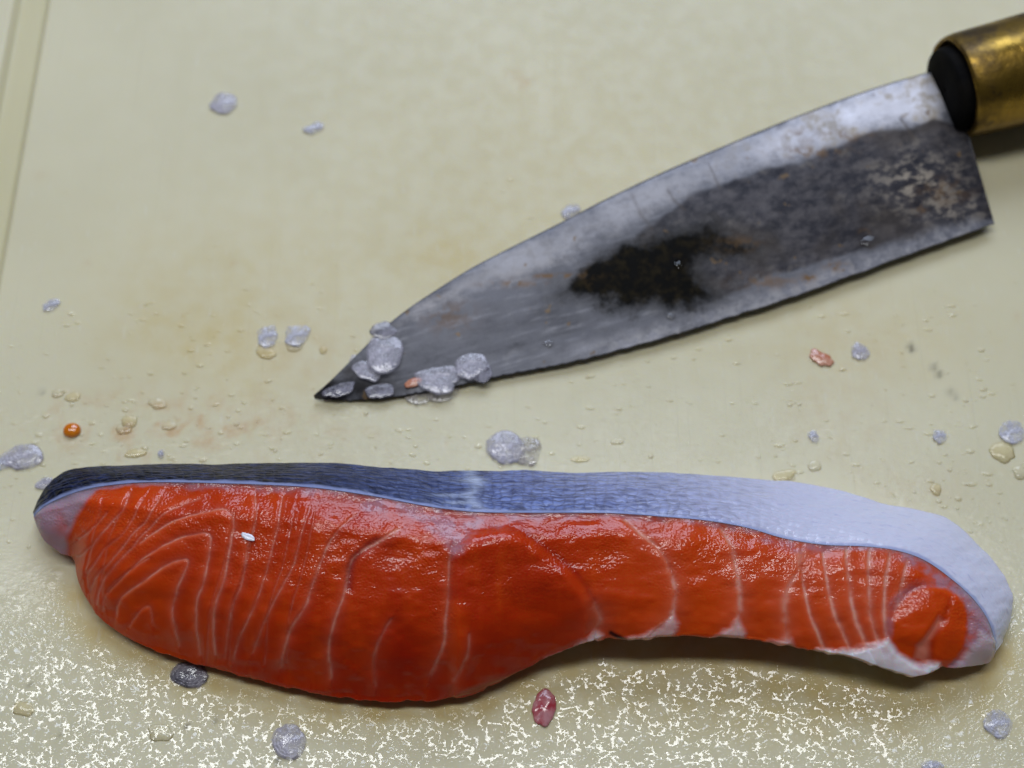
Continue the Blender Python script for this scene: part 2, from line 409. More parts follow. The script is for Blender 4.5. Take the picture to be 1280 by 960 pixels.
# ================================================================== cutting board
gi = at([59, 6], [0, 300], 0.0)                 # inner lip of the groove, two photo points
go = at([20], [0], 0.0)
gang = math.atan2(gi[0, 0] - gi[1, 0], gi[0, 1] - gi[1, 1])     # lean of the groove from the Y axis
GX = lambda x, y: (x - gi[0, 0]) * math.cos(gang) - (y - gi[0, 1]) * math.sin(gang)   # distance right of the groove lip
gw = -GX(go[0, 0], go[0, 1])
def build_board():
    ax = np.concatenate([[-.0300, -.0297, -.0290, -.0280, -.0255], np.linspace(-.022, -gw - .0012, 9), -gw + .001 * np.linspace(-1, 1, 9), np.linspace(-gw + .0013, -.0013, 8),
                         .001 * np.linspace(-1, 1, 9), np.linspace(.0012, .26, 330), np.linspace(.263, .36, 30), [.3630, .3640, .3645]])
    ay = np.concatenate([[-.1600, -.1597, -.159, -.158], np.linspace(-.156, -.085, 40), np.linspace(-.0845, .10, 240), np.linspace(.1015, .196, 50), [.198, .199, .1997, .2]])
    X, Y = np.meshgrid(ax, ay, indexing='ij')
    gd = .0016
    prof = sstep(-.0010, .0010, -X) * sstep(-gw - .0010, -gw + .0010, X)
    Z = -gd * prof
    ex = np.minimum(np.minimum(X - ax[0], ax[-1] - X), np.minimum(Y - ay[0], ay[-1] - Y))
    Z = Z - .002 * (1 - np.sqrt(np.clip(1 - (1 - np.clip(ex / .002, 0, 1)) ** 2, 0, 1)))
    ca, sa = math.cos(gang), math.sin(gang)
    wx = gi[0, 0] + X * ca + (Y - gi[0, 1]) * sa; wy = gi[0, 1] - X * sa + (Y - gi[0, 1]) * ca
    P = np.stack([wx, wy, Z], -1)
    px, py = to_px(P * np.array([1, 1, 0]))
    def blob(cx, cy, rx, ry): return np.exp(-((px - cx) / rx) ** 2 - ((py - cy) / ry) ** 2)
    nz = fbm(px / 60, py / 60); nf = fbm(px / 18 + 9, py / 18)
    yellow = .55 * blob(260, 420, 150, 110) * (.4 + nz) + .35 * blob(640, 330, 400, 120) + .3 * blob(1090, 430, 160, 60) + .22 * blob(700, 150, 300, 120) \
        + .35 * blob(560, 320, 50, 30) + .55 * blob(190, 770, 130, 60) + .65 * blob(800, 860, 420, 60) + .5 * blob(380, 860, 160, 50) + .55 * blob(1100, 880, 200, 60)  # blobs below the fish add yellow to its shadow
    orange = .75 * blob(200, 520, 130, 28) * sstep(.42, .62, nf) + .5 * blob(150, 548, 150, 36) * sstep(.5, .66, nf) + .45 * blob(1060, 500, 70, 90) * nz \
        + .5 * blob(1150, 610, 60, 25) * nf + .25 * blob(380, 440, 60, 40) + .4 * blob(300, 545, 150, 30) * sstep(.46, .64, nf) + .5 * blob(1090, 880, 60, 60) * sstep(.5, .7, nf)
    for (cx, cy, r, a) in [(478, 14, 5, .7), (655, 104, 7, .5), (640, 100, 14, .25), (109, 328, 5, .5), (292, 330, 4, .45), (1270, 395, 5, .4), (425, 478, 3, .5), (50, 220, 8, .25), (556, 555, 4, .4), (430, 550, 4, .4), (720, 205, 10, .2)]:
        orange = orange + a * blob(cx, cy, r, r)
    speck = 0
    for (cx, cy, r, a) in [(1138, 433, 4, .7), (1141, 438, 3, .8), (1167, 459, 4, .6), (1174, 468, 4, .8), (1188, 490, 5, .35), (1195, 497, 4, .35), (347, 951, 4, 1.0), (233, 909, 3, .9), (270, 900, 3, .8),
                           (268, 888, 2, .7), (74, 917, 2.5, .8), (36, 855, 2.5, .7), (358, 920, 2, .8), (52, 490, 3, .6), (130, 905, 2, .7), (175, 940, 2, .6), (311, 958, 2.5, .7), (720, 905, 2, .4)]:
        speck = speck + a * blob(cx, cy, r, r)
    wet = .04 + .10 * sstep(330, 480, py) + .10 * sstep(440, 560, py) + .85 * sstep(690, 840, py)
    wet = wet * (1 - .55 * sstep(1000, 1260, px) * sstep(600, 800, py)) * (1 - .6 * (1 - sstep(20, 150, px)) * sstep(500, 640, py) * (1 - sstep(760, 860, py)))
    wet = wet * (.75 + .5 * sstep(.35, .65, nz))
    film = .04 + .16 * sstep(380, 540, py) + .80 * sstep(600, 740, py)
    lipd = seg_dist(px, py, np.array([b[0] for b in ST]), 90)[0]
    yellow = yellow + .9 * np.exp(-(lipd / 34) ** 2) * sstep(700, 760, py)  # warm brown of the fish's shadow painted along its lower edge
    orange = orange + .30 * np.exp(-(lipd / 22) ** 2) * sstep(700, 760, py)  # orange share of the painted shadow tint
    film = film * (.08 + .92 * sstep(14, 46, lipd + 30 * (nf - .5)))
    # the skirt
    n, m = X.shape
    ring = list(range(0, m)) + [i * m + m - 1 for i in range(1, n)] + [(n - 1) * m + j for j in range(m - 2, -1, -1)] + [i * m for i in range(n - 2, 0, -1)]
    V = P.reshape(-1, 3); base = len(V)
    low = V[ring].copy(); low[:, 2] = -.015
    faces = [tuple(f) for f in grid_faces(n, m)]
    k = len(ring)
    faces += [(ring[i], base + i, base + (i + 1) % k, ring[(i + 1) % k]) for i in range(k)]
    faces.append(tuple(base + i for i in range(k)))
    pad = lambda a: np.concatenate([np.clip(np.broadcast_to(a, X.shape), 0, 1).ravel(), np.zeros(k)])
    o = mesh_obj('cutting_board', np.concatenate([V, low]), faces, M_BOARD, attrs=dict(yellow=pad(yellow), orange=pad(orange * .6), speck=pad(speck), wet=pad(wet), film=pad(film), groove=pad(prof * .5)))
    tag(o, 'worn cream plastic cutting board with a juice groove along its left edge', 'cutting board')
    return o
build_board()
wt = mesh_obj('worktop', [(-.9, -.7, -.0155), (.9, -.7, -.0155), (.9, .7, -.0155), (-.9, .7, -.0155), (-.9, -.7, -.03), (.9, -.7, -.03), (.9, .7, -.03), (-.9, .7, -.03)],
              [(0, 1, 2, 3), (7, 6, 5, 4), (0, 4, 5, 1), (1, 5, 6, 2), (2, 6, 7, 3), (3, 7, 4, 0)], M_TOP, smooth=False)
wt['kind'] = 'structure'

# ================================================================== salmon slice
NS, NF, NK, NB = 920, 230, 70, 26
A = np.array([[*b, *c, *t, zb, zc, dr] for b, c, t, zb, zc, dr in ST])
un = np.linspace(0, len(ST) - 1, 4000); dense = catmull(A, un)
step = np.hypot(np.diff(dense[:, 2]), np.diff(dense[:, 3])) + .6 * np.hypot(np.diff(dense[:, 0]), np.diff(dense[:, 1]))
cum = np.concatenate([[0], np.cumsum(step)])
S = catmull(A, np.interp(np.linspace(0, cum[-1], NS), cum, un))
sb, sc_, st_ = S[:, 0:2], S[:, 2:4], S[:, 4:6]; zb, zc, dr = S[:, 6] * 1e-3, S[:, 7] * .76e-3, S[:, 8] * .8e-3
wob = (fbm(np.arange(NS) / 9.0, np.zeros(NS), 3) - .5)
tt = np.linspace(0, 1, NF)
FP = sb[:, None, :] * (1 - tt)[None, :, None] + sc_[:, None, :] * tt[None, :, None]     # face pixels
FP[..., 1] += (wob * 6.0)[:, None] * np.clip(1 - tt / .10, 0, 1)[None, :] ** 2
gp = .55 + 1.3 * (1 - sstep(0, .62, tt)); g = np.concatenate([[0], np.cumsum((gp[1:] + gp[:-1]) / 2)]); g = g / g[-1] - .17 * sstep(.80, 1.0, tt)
FZ = zb[:, None] + (zc - zb)[:, None] * g[None, :]
FACE = at(FP[..., 0], FP[..., 1], FZ)
fx, fy = FP[..., 0], FP[..., 1]
def grid_normals(P):
    du = np.gradient(P, axis=0); dv = np.gradient(P, axis=1)
    n = np.cross(du, dv); return n / (np.linalg.norm(n, axis=-1, keepdims=True) + 1e-12)
FN = grid_normals(FACE)
C1 = lambda pts: [(x / 3.2, y / 3.2 + 540) for x, y in pts]
SEAMS = [  # (line, width px, strength)
    (C1([(430, 320), (370, 390), (315, 430)]), 1.5, .45),
    (C1([(520, 245), (490, 310), (400, 420), (330, 490), (305, 497)]), 1.5, .6),
    (C1([(575, 270), (500, 400), (420, 470), (345, 575)]), 1.3, .4),
    (C1([(640, 260), (590, 350), (540, 400), (430, 530), (380, 590), (355, 650)]), 1.5, .55),
    (C1([(800, 265), (680, 310), (600, 380), (520, 470), (420, 580), (390, 690)]), 1.5, .55),
    (C1([(560, 445), (650, 380), (740, 340), (870, 312), (920, 330), (935, 370), (915, 500), (890, 610), (860, 700), (855, 800), (860, 890)]), 1.8, .8),
    (C1([(430, 640), (520, 555), (600, 490), (700, 430), (780, 410), (838, 412), (840, 480), (820, 580), (790, 680), (785, 780), (800, 890)]), 1.7, .7),
    (C1([(465, 740), (470, 700), (500, 650), (600, 580), (680, 525), (750, 508), (740, 560), (710, 630), (690, 700), (705, 800), (715, 860)]), 1.8, .75),
    (C1([(600, 505), (500, 570), (430, 640), (410, 720)]), 1.4, .45),
    (C1([(515, 780), (560, 715), (600, 700), (612, 770)]), 1.6, .35),
    (C1([(1022, 250), (1022, 330), (1012, 400), (990, 480), (970, 600), (930, 700), (910, 830), (900, 900)]), 1.7, .6),
    (C1([(1130, 260), (1110, 370), (1090, 460), (1060, 580), (1010, 720), (960, 820), (930, 920)]), 1.6, .55),
    (C1([(1240, 300), (1200, 430), (1170, 540), (1110, 650), (1050, 780), (1010, 880)]), 1.6, .5),
    ([(442, 644), (417, 669), (402, 700), (388, 735), (381, 759), (362, 790), (350, 835)], 2.0, .75),
    ([(499, 661), (467, 680), (439, 700), (431, 735), (420, 772), (411, 810), (413, 848)], 2.2, .7),
    ([(489, 775), (474, 800), (467, 825), (469, 858)], 2.2, .28),
    ([(564, 682), (561, 707), (560, 735), (557, 779), (553, 810), (539, 845)], 1.8, .45),
    ([(586, 791), (583, 819), (567, 850)], 2.0, .3),
    ([(744, 755), (748, 775), (744, 790)], 5.0, .6),
    ([(780, 650), (799, 665), (824, 687), (839, 715), (844, 743), (839, 771), (815, 790)], 3.0, .62),
    ([(900, 660), (911, 677), (917, 696), (924, 727), (925, 759), (919, 788)], 3.4, .66),
    ([(1002, 705), (987, 729), (981, 754), (983, 800)], 4.0, .5),
    ([(1002, 708), (1006, 741), (1016, 776), (1033, 815)], 2.2, .7),
    ([(1029, 690), (1034, 729), (1044, 769), (1064, 814)], 2.3, .75),
    ([(1058, 685), (1061, 729), (1069, 772), (1086, 812)], 2.6, .8),
    ([(1086, 688), (1086, 735), (1089, 772), (1099, 806)], 2.6, .8),
    ([(1111, 692), (1106, 735), (1105, 766), (1109, 800)], 2.4, .75),
    ([(1134, 700), (1125, 738), (1122, 763)], 2.4, .6),
    ([(1000, 690), (1000, 705)], 8.0, .5),
]
for dx in (6, 22):
    SEAMS.append(([(118 + dx * 1.9, 622 + dx * .1), (112 + dx * 1.3, 660 + dx * .2), (103 + dx * 1.1, 700 + dx), (105 + dx * 1.2, 735 + dx)], 1.2, .25))
for x in (272, 300, 345, 372):
    SEAMS.append(([(x + 22, 640), (x + 10, 700), (x - 8, 760), (x - 14, 830)], 1.2, .24))
halo_o = np.zeros(fx.shape); halo_d = np.zeros(fx.shape)
fat = np.zeros(fx.shape); disp = np.zeros(fx.shape)
wx_ = fx + 3.0 * (fbm(fx / 22, fy / 22) - .5); wy_ = fy + 3.0 * (fbm(fx / 22 + 40, fy / 22) - .5)
brk = sstep(.18, .75, fbm(fx / 14 + 7, fy / 14 + 3)) * 1.25 + .12
for L, w, s in SEAMS:
    d, side, par = seg_dist(wx_, wy_, smooth_line(L, max(10, 4 * len(L))), 50)
    ww = w * np.where(fx < 450, .68, 1.0) * (.62 + .42 * par) * (.7 + .6 * fbm(fx / 9 + 21, fy / 9))
    fade = np.minimum(1, 6 * np.minimum(par + .12, 1.12 - par))
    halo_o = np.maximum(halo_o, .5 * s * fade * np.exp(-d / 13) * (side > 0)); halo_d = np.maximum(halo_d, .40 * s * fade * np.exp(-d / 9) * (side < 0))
    fat = np.maximum(fat, fade * (s * brk * np.where(fx < 450, .54, .80) * np.exp(-(d / (1.15 * ww)) ** 2) + .30 * s * np.exp(-d / (3.0 * ww))))
    disp -= .00010 * fade * np.exp(-(d / (w * 1.3)) ** 2)
    disp += .00020 * fade * np.exp(-d / 14) * (side > 0) * sstep(0, 3, d)
# the large round muscle ending in a step, and the torn cleft left of it
U = smooth_line([(592, 663), (630, 658), (655, 665), (680, 682), (711, 707), (736, 735), (745, 763), (744, 790)], 50)
d, side, par = seg_dist(fx, fy, U)
ins = poly_sd(fx, fy, [(560, 690), (592, 663), (630, 659), (655, 666), (680, 682), (711, 707), (736, 735), (745, 763), (742, 800), (640, 850), (560, 880)])
disp += .0011 * sstep(-2, 16, ins) * np.exp(-np.clip(ins, 0, 999) / 70)
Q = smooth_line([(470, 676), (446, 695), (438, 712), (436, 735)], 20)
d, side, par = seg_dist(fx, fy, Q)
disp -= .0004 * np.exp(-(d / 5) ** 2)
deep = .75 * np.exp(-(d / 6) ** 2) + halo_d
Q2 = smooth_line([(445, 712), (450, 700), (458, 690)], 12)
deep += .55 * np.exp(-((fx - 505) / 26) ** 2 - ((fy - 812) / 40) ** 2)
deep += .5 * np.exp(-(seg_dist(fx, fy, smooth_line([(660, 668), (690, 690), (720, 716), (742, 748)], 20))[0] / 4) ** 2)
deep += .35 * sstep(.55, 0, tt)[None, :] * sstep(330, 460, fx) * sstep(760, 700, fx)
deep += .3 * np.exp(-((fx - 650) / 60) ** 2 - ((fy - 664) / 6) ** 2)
orange = halo_o + .55 * sstep(700, 860, fx) + .35 * sstep(330, 120, fx) + .35 * np.exp(-(seg_dist(fx, fy, np.array([(455, 690), (436, 712), (432, 740)]))[0] / 5) ** 2) + .5 * np.exp(-((fx - 570) / 12) ** 2) * sstep(740, 760, fy)
# pale fat under the skin
dc, _, _ = seg_dist(fx, fy, sc_[::12])
Wb = np.interp(fx, [42, 120, 200, 300, 400, 470, 540, 570, 620, 680, 780, 900, 1000, 1080, 1120, 1180, 1240], [6, 6, 8, 14, 18, 26, 28, 34, 22, 13, 9, 10, 18, 9, 12, 26, 24])
rag = (fbm(fx / 16, fy / 10) - .5) * 1.0
pale = sstep(1.0, .35, dc / Wb + rag) * np.interp(fx, [42, 250, 330, 600, 760, 1000, 1100, 1240], [.9, .55, .75, .8, .5, .6, .8, .95])
tipb = poly_sd(fx, fy, [(30, 600), (128, 600), (112, 623), (94, 648), (84, 674), (86, 705), (30, 720)])
tipa = .95 * sstep(-4, 6, tipb)
pale = np.maximum(pale, tipa)
tipa *= 1 - .75 * np.exp(-((fx - 77) / 10) ** 2 - ((fy - 660) / 16) ** 2)
tipa = np.maximum(tipa, .8 * sstep(1180, 1215, fx + .25 * (fy - 740)) * sstep(16, 30, np.hypot(fx - 1166, fy - 785) - 30))
pale *= 1 - .55 * np.exp(-((fx - 77) / 10) ** 2 - ((fy - 660) / 16) ** 2)
latl = poly_sd(fx, fy, [(500, 640), (640, 640), (600, 660), (578, 690), (566, 700), (555, 680), (530, 660)])
pale = np.maximum(pale, .8 * sstep(-5, 8, latl + 8 * rag))
# the round belly muscle at the right end
bd = poly_sd(fx + 14 * (fbm(fx / 28, fy / 28) - .5), fy + 14 * (fbm(fx / 28 + 31, fy / 28) - .5), [tuple(p) for p in smooth_line([(1113, 800), (1116, 770), (1132, 746), (1160, 733), (1186, 738), (1205, 760), (1213, 780), (1208, 806), (1196, 824), (1178, 838), (1158, 832), (1132, 822), (1113, 800)], 60)])
rightend = sstep(1095, 1140, fx) * sstep(-2, 14, (fx - 1150) * .5 + (fy - 715) * .35)
pale = np.maximum(pale, .92 * sstep(1180, 1205, fx + .25 * (fy - 740)) * sstep(4, -4, bd))
pale = np.maximum(pale, .5 * sstep(10, 3, np.abs(bd + 5)) * sstep(1100, 1112, fx))
pale *= 1 - sstep(-2, 5, bd)
disp += .0006 * sstep(-3, 30, bd) - .00022 * np.exp(-((bd + 3) / 4) ** 2)
lob, _, _ = seg_dist(fx, fy, smooth_line([(1186, 752), (1178, 775), (1166, 800), (1163, 832)], 20))
disp -= .0002 * np.exp(-(lob / 5) ** 2) * sstep(0, 8, bd)
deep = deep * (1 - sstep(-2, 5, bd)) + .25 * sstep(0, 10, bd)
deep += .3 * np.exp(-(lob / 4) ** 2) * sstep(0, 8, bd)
core = poly_sd(fx, fy, [(1172, 770), (1178, 775), (1162, 800), (1164, 832), (1142, 830), (1146, 808), (1155, 797)])
fat *= 1 - sstep(-3, 3, bd)
fat = np.maximum(fat, .5 * sstep(-4, 6, core) * sstep(-1, 5, bd))
disp -= .0005 * sstep(-6, 6, core)
orange += .4 * sstep(0, 8, bd)
# white membrane along the lower lip
memb = np.zeros(fx.shape)
for poly, s in [([(1020, 812), (1060, 812), (1090, 806), (1112, 800), (1124, 818), (1150, 832), (1172, 826), (1180, 850), (1140, 870), (1020, 850)], 1.0),
                ([(680, 818), (715, 808), (742, 786), (752, 792), (748, 812), (700, 832)], .7),
                ([(770, 802), (820, 787), (840, 766), (848, 780), (840, 800), (780, 812)], .55),
                ([(890, 796), (912, 784), (920, 770), (930, 790), (926, 806)], .55), ([(960, 806), (975, 798), (988, 797), (992, 812)], .5),
                ([(1194, 834), (1212, 810), (1226, 790), (1246, 800), (1240, 850), (1200, 850)], .55)]:
    memb = np.maximum(memb, s * sstep(-5, 6, poly_sd(fx + 8 * rag, fy + 8 * rag, poly)))
disp += .0007 * memb
blood = 1.2 * np.exp(-(seg_dist(wx_, wy_, np.array([(764, 790), (772, 794), (780, 799)]))[0] / 3) ** 2)
disp += .00045 * (fbm(fx / 45, fy / 30, 3) - .5) * 2 + .0003 * (fbm(fx / 22 + 5, fy / 14, 2) - .5) * sstep(.55, .8, tt)[None, :]
taper = np.minimum(1, np.minimum(tt / .02, (1 - tt) / .04))[None, :] * np.minimum(1, np.minimum(np.arange(NS), NS - 1 - np.arange(NS)) / 12.0)[:, None]
sgn = np.sign(FN[NS // 2, NF // 2, 2])
FACE2 = FACE + FN * sgn * (disp * taper)[..., None]
# skin surface: crest -> upper outline -> down the back to the board
rr = np.linspace(0, 1, NK)
KP = sc_[:, None, :] * (1 - rr)[None, :, None] + st_[:, None, :] * rr[None, :, None]
dr = np.minimum(dr, np.maximum(FZ[:, -1] - .0032, .0006))
KZ = FZ[:, -1:] - dr[:, None] * (.35 * rr + .65 * rr ** 2)[None, :]
SK = at(KP[..., 0], KP[..., 1], KZ)
tail = np.linspace(0, 1, NB)[1:]
tp = SK[:, -1, :]
outd = np.stack([np.interp(np.arange(NS), [0, 30, NS - 140, NS - 1], [-.35, 0, .05, .55]), np.ones(NS), np.zeros(NS)], -1); outd /= np.linalg.norm(outd, axis=1, keepdims=True)
zt = tp[:, 2]
BACK = tp[:, None, :] + outd[:, None, :] * (np.clip(.22 * zt, .0, .004)[:, None, None] * tail[None, :, None])
BACK[..., 2] = zt[:, None] * (1 - tail)[None, :] + .0004 * tail[None, :]
SKIN = np.concatenate([SK, BACK], axis=1)
SN = grid_normals(SKIN); SN *= np.sign(SN[NS // 2, NK // 2, 2])
spx, spy = to_px(SKIN)
srel = np.concatenate([rr, 1 + tail])[None, :] * np.ones((NS, 1))
SKIN = SKIN + SN * ((fbm(spx / 30, spy / 12, 3) - .5) * .0004 * np.minimum(1, srel / .15))[..., None]
TH = .00055
INN = SKIN - SN * TH
SKIN[:, 0, 2] += .00012; INN[:, 0, :] = FACE[:, -1, :] + np.array([0, 0, -.0003])
m1 = NK + NB - 1
# flesh solid: face (lip->crest), under the skin, underside back to the lip
und = np.linspace(0, 1, 14)[1:]
end = INN[:, -1, :] + np.array([0, -.0006, .0004])
lip = FACE2[:, 0, :]
foot = lip.copy(); foot[:, 1] += .40 * (end[:, 1] - lip[:, 1]) + .004; foot[:, 2] = .0006
foot[:, 1] = np.minimum(foot[:, 1], end[:, 1])
under1 = end[:, None, :] + (foot - end)[:, None, :] * und[None, :, None]
q = np.linspace(0, 1, 12)[1:-1]
arc = foot[:, None, :] * (1 - q)[None, :, None] + lip[:, None, :] * q[None, :, None]
arc[..., 1] += ((lip[:, 1] - foot[:, 1])[:, None] * (np.sin(q * math.pi / 2) - q)[None, :]) ; arc[..., 2] = foot[:, 2][:, None] + (lip[:, 2] - foot[:, 2])[:, None] * (1 - np.cos(q * math.pi / 2))[None, :]
sub = INN[:, 1::6, :] - SN[:, 1::6, :] * .00005
RING = np.concatenate([FACE2, sub, under1, arc], axis=1)
mr = RING.shape[1]
extra = mr - NF
ext = lambda a: np.concatenate([np.clip(a, 0, 1), np.zeros((NS, extra))], 1)
faces = grid_faces(NS, mr, True)
cap = [tuple(range(mr))[::-1], tuple((NS - 1) * mr + j for j in range(mr))]
# fade edge attributes onto the underside
memb_e = ext(memb); memb_e[:, NF + sub.shape[1]:] = memb[:, :1]
salmon = empty('salmon_slice', (float(tp[NS // 2, 0]), float(tp[NS // 2, 1]) - .015, 0))
tag(salmon, 'raw orange salmon slice with silver-blue skin lying across the board', 'salmon')
def local(P): return P.reshape(-1, 3) - np.array(salmon.location)
fo = mesh_obj('flesh', local(RING), faces, M_FLESH, salmon, caps=cap,
         attrs=dict(fat=ext(fat), pale=ext(pale), tip=ext(tipa), grain=ext(np.clip(.16 + sstep(.30, .62, tt[None, :] + .5 * rag) - .35 * sstep(.84, .92, tt)[None, :] + 0 * fx, 0, 1)), memb=memb_e, deep=ext(deep), orange=ext(orange), blood=ext(blood)))
fo['label'] = 'orange red cut face with pale fat lines'
# skin shell
x = spx; yrel = srel
dark = np.clip(np.interp(x, [40, 330, 440, 560, 640, 760], [1, 1, .8, .42, .15, 0]) + .18 * (fbm(x / 40, spy / 20) - .5), 0, 1)
white = np.clip(np.interp(x, [40, 560, 700, 820, 900, 980, 1060], [0, .03, .15, .36, .62, .88, 1]) + .25 * (yrel - .5) * np.interp(x, [600, 750, 950], [0, 1, 0]), 0, 1)
scar = np.exp(-((x - (592 + 5 * np.sin(spy / 5))) / 9) ** 2) * .5
for (cx, cy, rx, ry) in [(560, 619, 22, 2.5), (586, 601, 18, 3), (572, 628, 16, 3)]:
    scar = scar + .5 * np.exp(-((x - cx) / rx) ** 2 - ((spy - cy) / ry) ** 2)
dcs, _, _ = seg_dist(spx, spy, sc_[::12])
rim = sstep(5.0, 1.8, dcs + 3 * (fbm(x / 20, spy / 9) - .5)) * .75
gu = np.concatenate([[0], np.cumsum(np.linalg.norm(np.diff(SKIN[:, NK // 2, :], axis=0), axis=1))])
gv = np.concatenate([np.zeros((NS, 1)), np.cumsum(np.linalg.norm(np.diff(SKIN, axis=1), axis=2), axis=1)], 1)
SHELL = np.concatenate([SKIN, INN[:, ::-1, :]], axis=1)
dup2 = lambda a: np.concatenate([a, a[:, ::-1]], 1)
rim2 = np.concatenate([rim, np.ones_like(rim)], 1)
ms = SHELL.shape[1]
mesh_obj('skin', local(SHELL), grid_faces(NS, ms, True), M_SKIN, salmon, caps=[tuple(range(ms))[::-1], tuple((NS - 1) * ms + j for j in range(ms))],
         attrs=dict(dark=dup2(dark), white=dup2(white), scar=dup2(np.clip(scar, 0, 1)), rim=rim2, su=dup2(gu[:, None] * np.ones((1, m1))), sv=dup2(gv)))['label'] = 'scaly skin, black blue at the back to white at the belly'

# ================================================================== knife
SPINE = [(392, 494), (412, 476), (436, 452), (462, 426), (485, 404), (512, 383), (545, 361), (590, 333), (640, 307), (700, 277), (760, 246), (830, 213), (900, 183), (970, 154), (1040, 127), (1110, 103), (1186, 82)]
EDGE = [(394, 499), (420, 500), (450, 500), (478, 498), (505, 494), (535, 488), (570, 482), (612, 472), (660, 463), (715, 452), (775, 437), (840, 419), (910, 397), (985, 373), (1060, 346), (1150, 313), (1243, 279)]
BN, BM = 640, 170
uu = np.linspace(0, len(SPINE) - 1, BN)
sp = catmull(SPINE, uu); eg = catmull(EDGE, uu)
fr = np.linspace(0, 1, BN) ** .9
vv = np.linspace(0, 1, BM)
BP = sp[:, None, :] * (1 - vv)[None, :, None] + eg[:, None, :] * vv[None, :, None]
BP[..., 1] += ((fbm(np.arange(BN) / 5.0, np.zeros(BN) + 3, 4) - .5) * 2.6)[:, None] * (np.clip((vv - .95) / .05, 0, 1) ** 1.5)[None, :]
zs = .0022 + .0072 * fr; ze = .0006 + .0022 * fr
prof = vv ** 1.15 + .0 * vv
BZ = zs[:, None] * (1 - prof)[None, :] + ze[:, None] * prof[None, :]
# slight hollow of the flat and a bevel toward the edge
BZ = BZ + .0006 * np.sin(np.pi * np.clip(vv / .8, 0, 1))[None, :] * fr[:, None]
bx, by = BP[..., 0], BP[..., 1]
BZ = BZ + .00025 * (fbm(bx / 60, by / 40, 3) - .5)
BT = at(bx, by, BZ)
thick = (.0030 * (.35 + .65 * fr))[:, None] * (1 - .93 * vv)[None, :]
thick = np.minimum(thick, BT[..., 2] - .0002)
rnd = .00045 * np.exp(-vv / .012)
BTOP = BT.copy(); BTOP[..., 2] -= rnd[None, :] * np.minimum(1, fr[:, None] * 4 + .3)
BBOT = BT.copy(); BBOT[..., 2] -= thick
blade_px = np.stack([bx.ravel(), by.ravel()], 1); blade_z = BTOP[..., 2].ravel()
def on_blade(px, py):
    return float(blade_z[np.argmin((blade_px[:, 0] - px) ** 2 + (blade_px[:, 1] - py) ** 2)])
def pm(poly, s): return np.clip(.5 + poly_sd(bx, by, poly) / (2 * s), 0, 1)
bright = pm([(500, 400), (600, 335), (700, 283), (850, 208), (1000, 145), (1100, 108), (1195, 82), (1192, 118), (1172, 148), (1085, 163), (1000, 196), (930, 214), (860, 240), (810, 268), (740, 300), (700, 330), (620, 352), (540, 380)], 26)  # satin spine band, its reflected light put into the base colour
whiteb = sstep(820, 1010, bx) * np.interp(bx, [820, 1000, 1180], [.6, .9, 1.0])
byw = by
by = by + 16 * (fbm(bx / 30, byw / 30, 4) - .5)
darkb = pm([(790, 300), (860, 245), (930, 218), (1000, 200), (1085, 167), (1172, 152), (1205, 150), (1246, 272), (1170, 290), (1062, 318), (960, 345), (900, 372), (850, 340)], 10)
BLK = [(700, 370), (745, 325), (790, 302), (850, 288), (882, 278), (912, 294), (948, 312), (935, 320), (900, 314), (872, 330), (882, 355), (908, 374), (870, 386), (830, 388), (780, 382)]
black = pm(BLK, 28)
by = byw
tipd = sstep(520, 420, bx) + .5 * sstep(30, 4, seg_dist(bx, by, eg[::20])[0]) * sstep(640, 480, bx)
rust = np.zeros(bx.shape)
for (cx, cy, rx, ry, s) in [(1012, 347, 7, 5, 1.2), (1046, 333, 14, 6, 1), (960, 352, 40, 9, .6), (1150, 262, 9, 6, .8), (1080, 290, 6, 4, .6), (645, 352, 6, 3, 1), (700, 345, 45, 3, 1.0), (735, 346, 6, 10, .9), (920, 305, 26, 9, .7),
                            (1010, 190, 40, 7, .8), (1060, 170, 30, 6, .7), (1000, 170, 20, 8, .6), (560, 395, 30, 20, .5), (640, 355, 40, 4, .7), (1180, 240, 30, 15, .6)]:
    rust = rust + s * np.exp(-((bx - cx) / rx) ** 2 - ((by - cy) / ry) ** 2)
scr = np.zeros(bx.shape)
for L, w, s in [([(790, 244), (800, 266), (815, 286)], 2.4, .35), ([(835, 238), (842, 250), (856, 262)], 1.3, .6), ([(886, 205), (893, 220), (900, 236)], 1.2, .6), ([(1126, 148), (1142, 172)], 2, .7), ([(700, 470), (980, 378), (1240, 283)], 1.2, .3)]:
    scr = np.maximum(scr, s * np.exp(-(seg_dist(bx, by, np.array(L))[0] / w) ** 2))
scr = np.maximum(scr, .8 * np.exp(-(seg_dist(bx, by, sp[::16])[0] / 1.8) ** 2) * sstep(560, 800, bx))
knife = empty('kitchen_knife', (float(BT[BN // 2, BM // 2, 0]), float(BT[BN // 2, BM // 2, 1]), 0))
tag(knife, 'stained carbon steel kitchen knife with brass collar, flecked with fish scales', 'knife')
kl = lambda P: np.asarray(P).reshape(-1, 3) - np.array(knife.location)
BR = np.concatenate([BTOP, BBOT[:, ::-1, :]], 1); mb = BR.shape[1]
d2 = lambda a: np.concatenate([np.clip(a, 0, 1), np.clip(a, 0, 1)[:, ::-1]], 1)
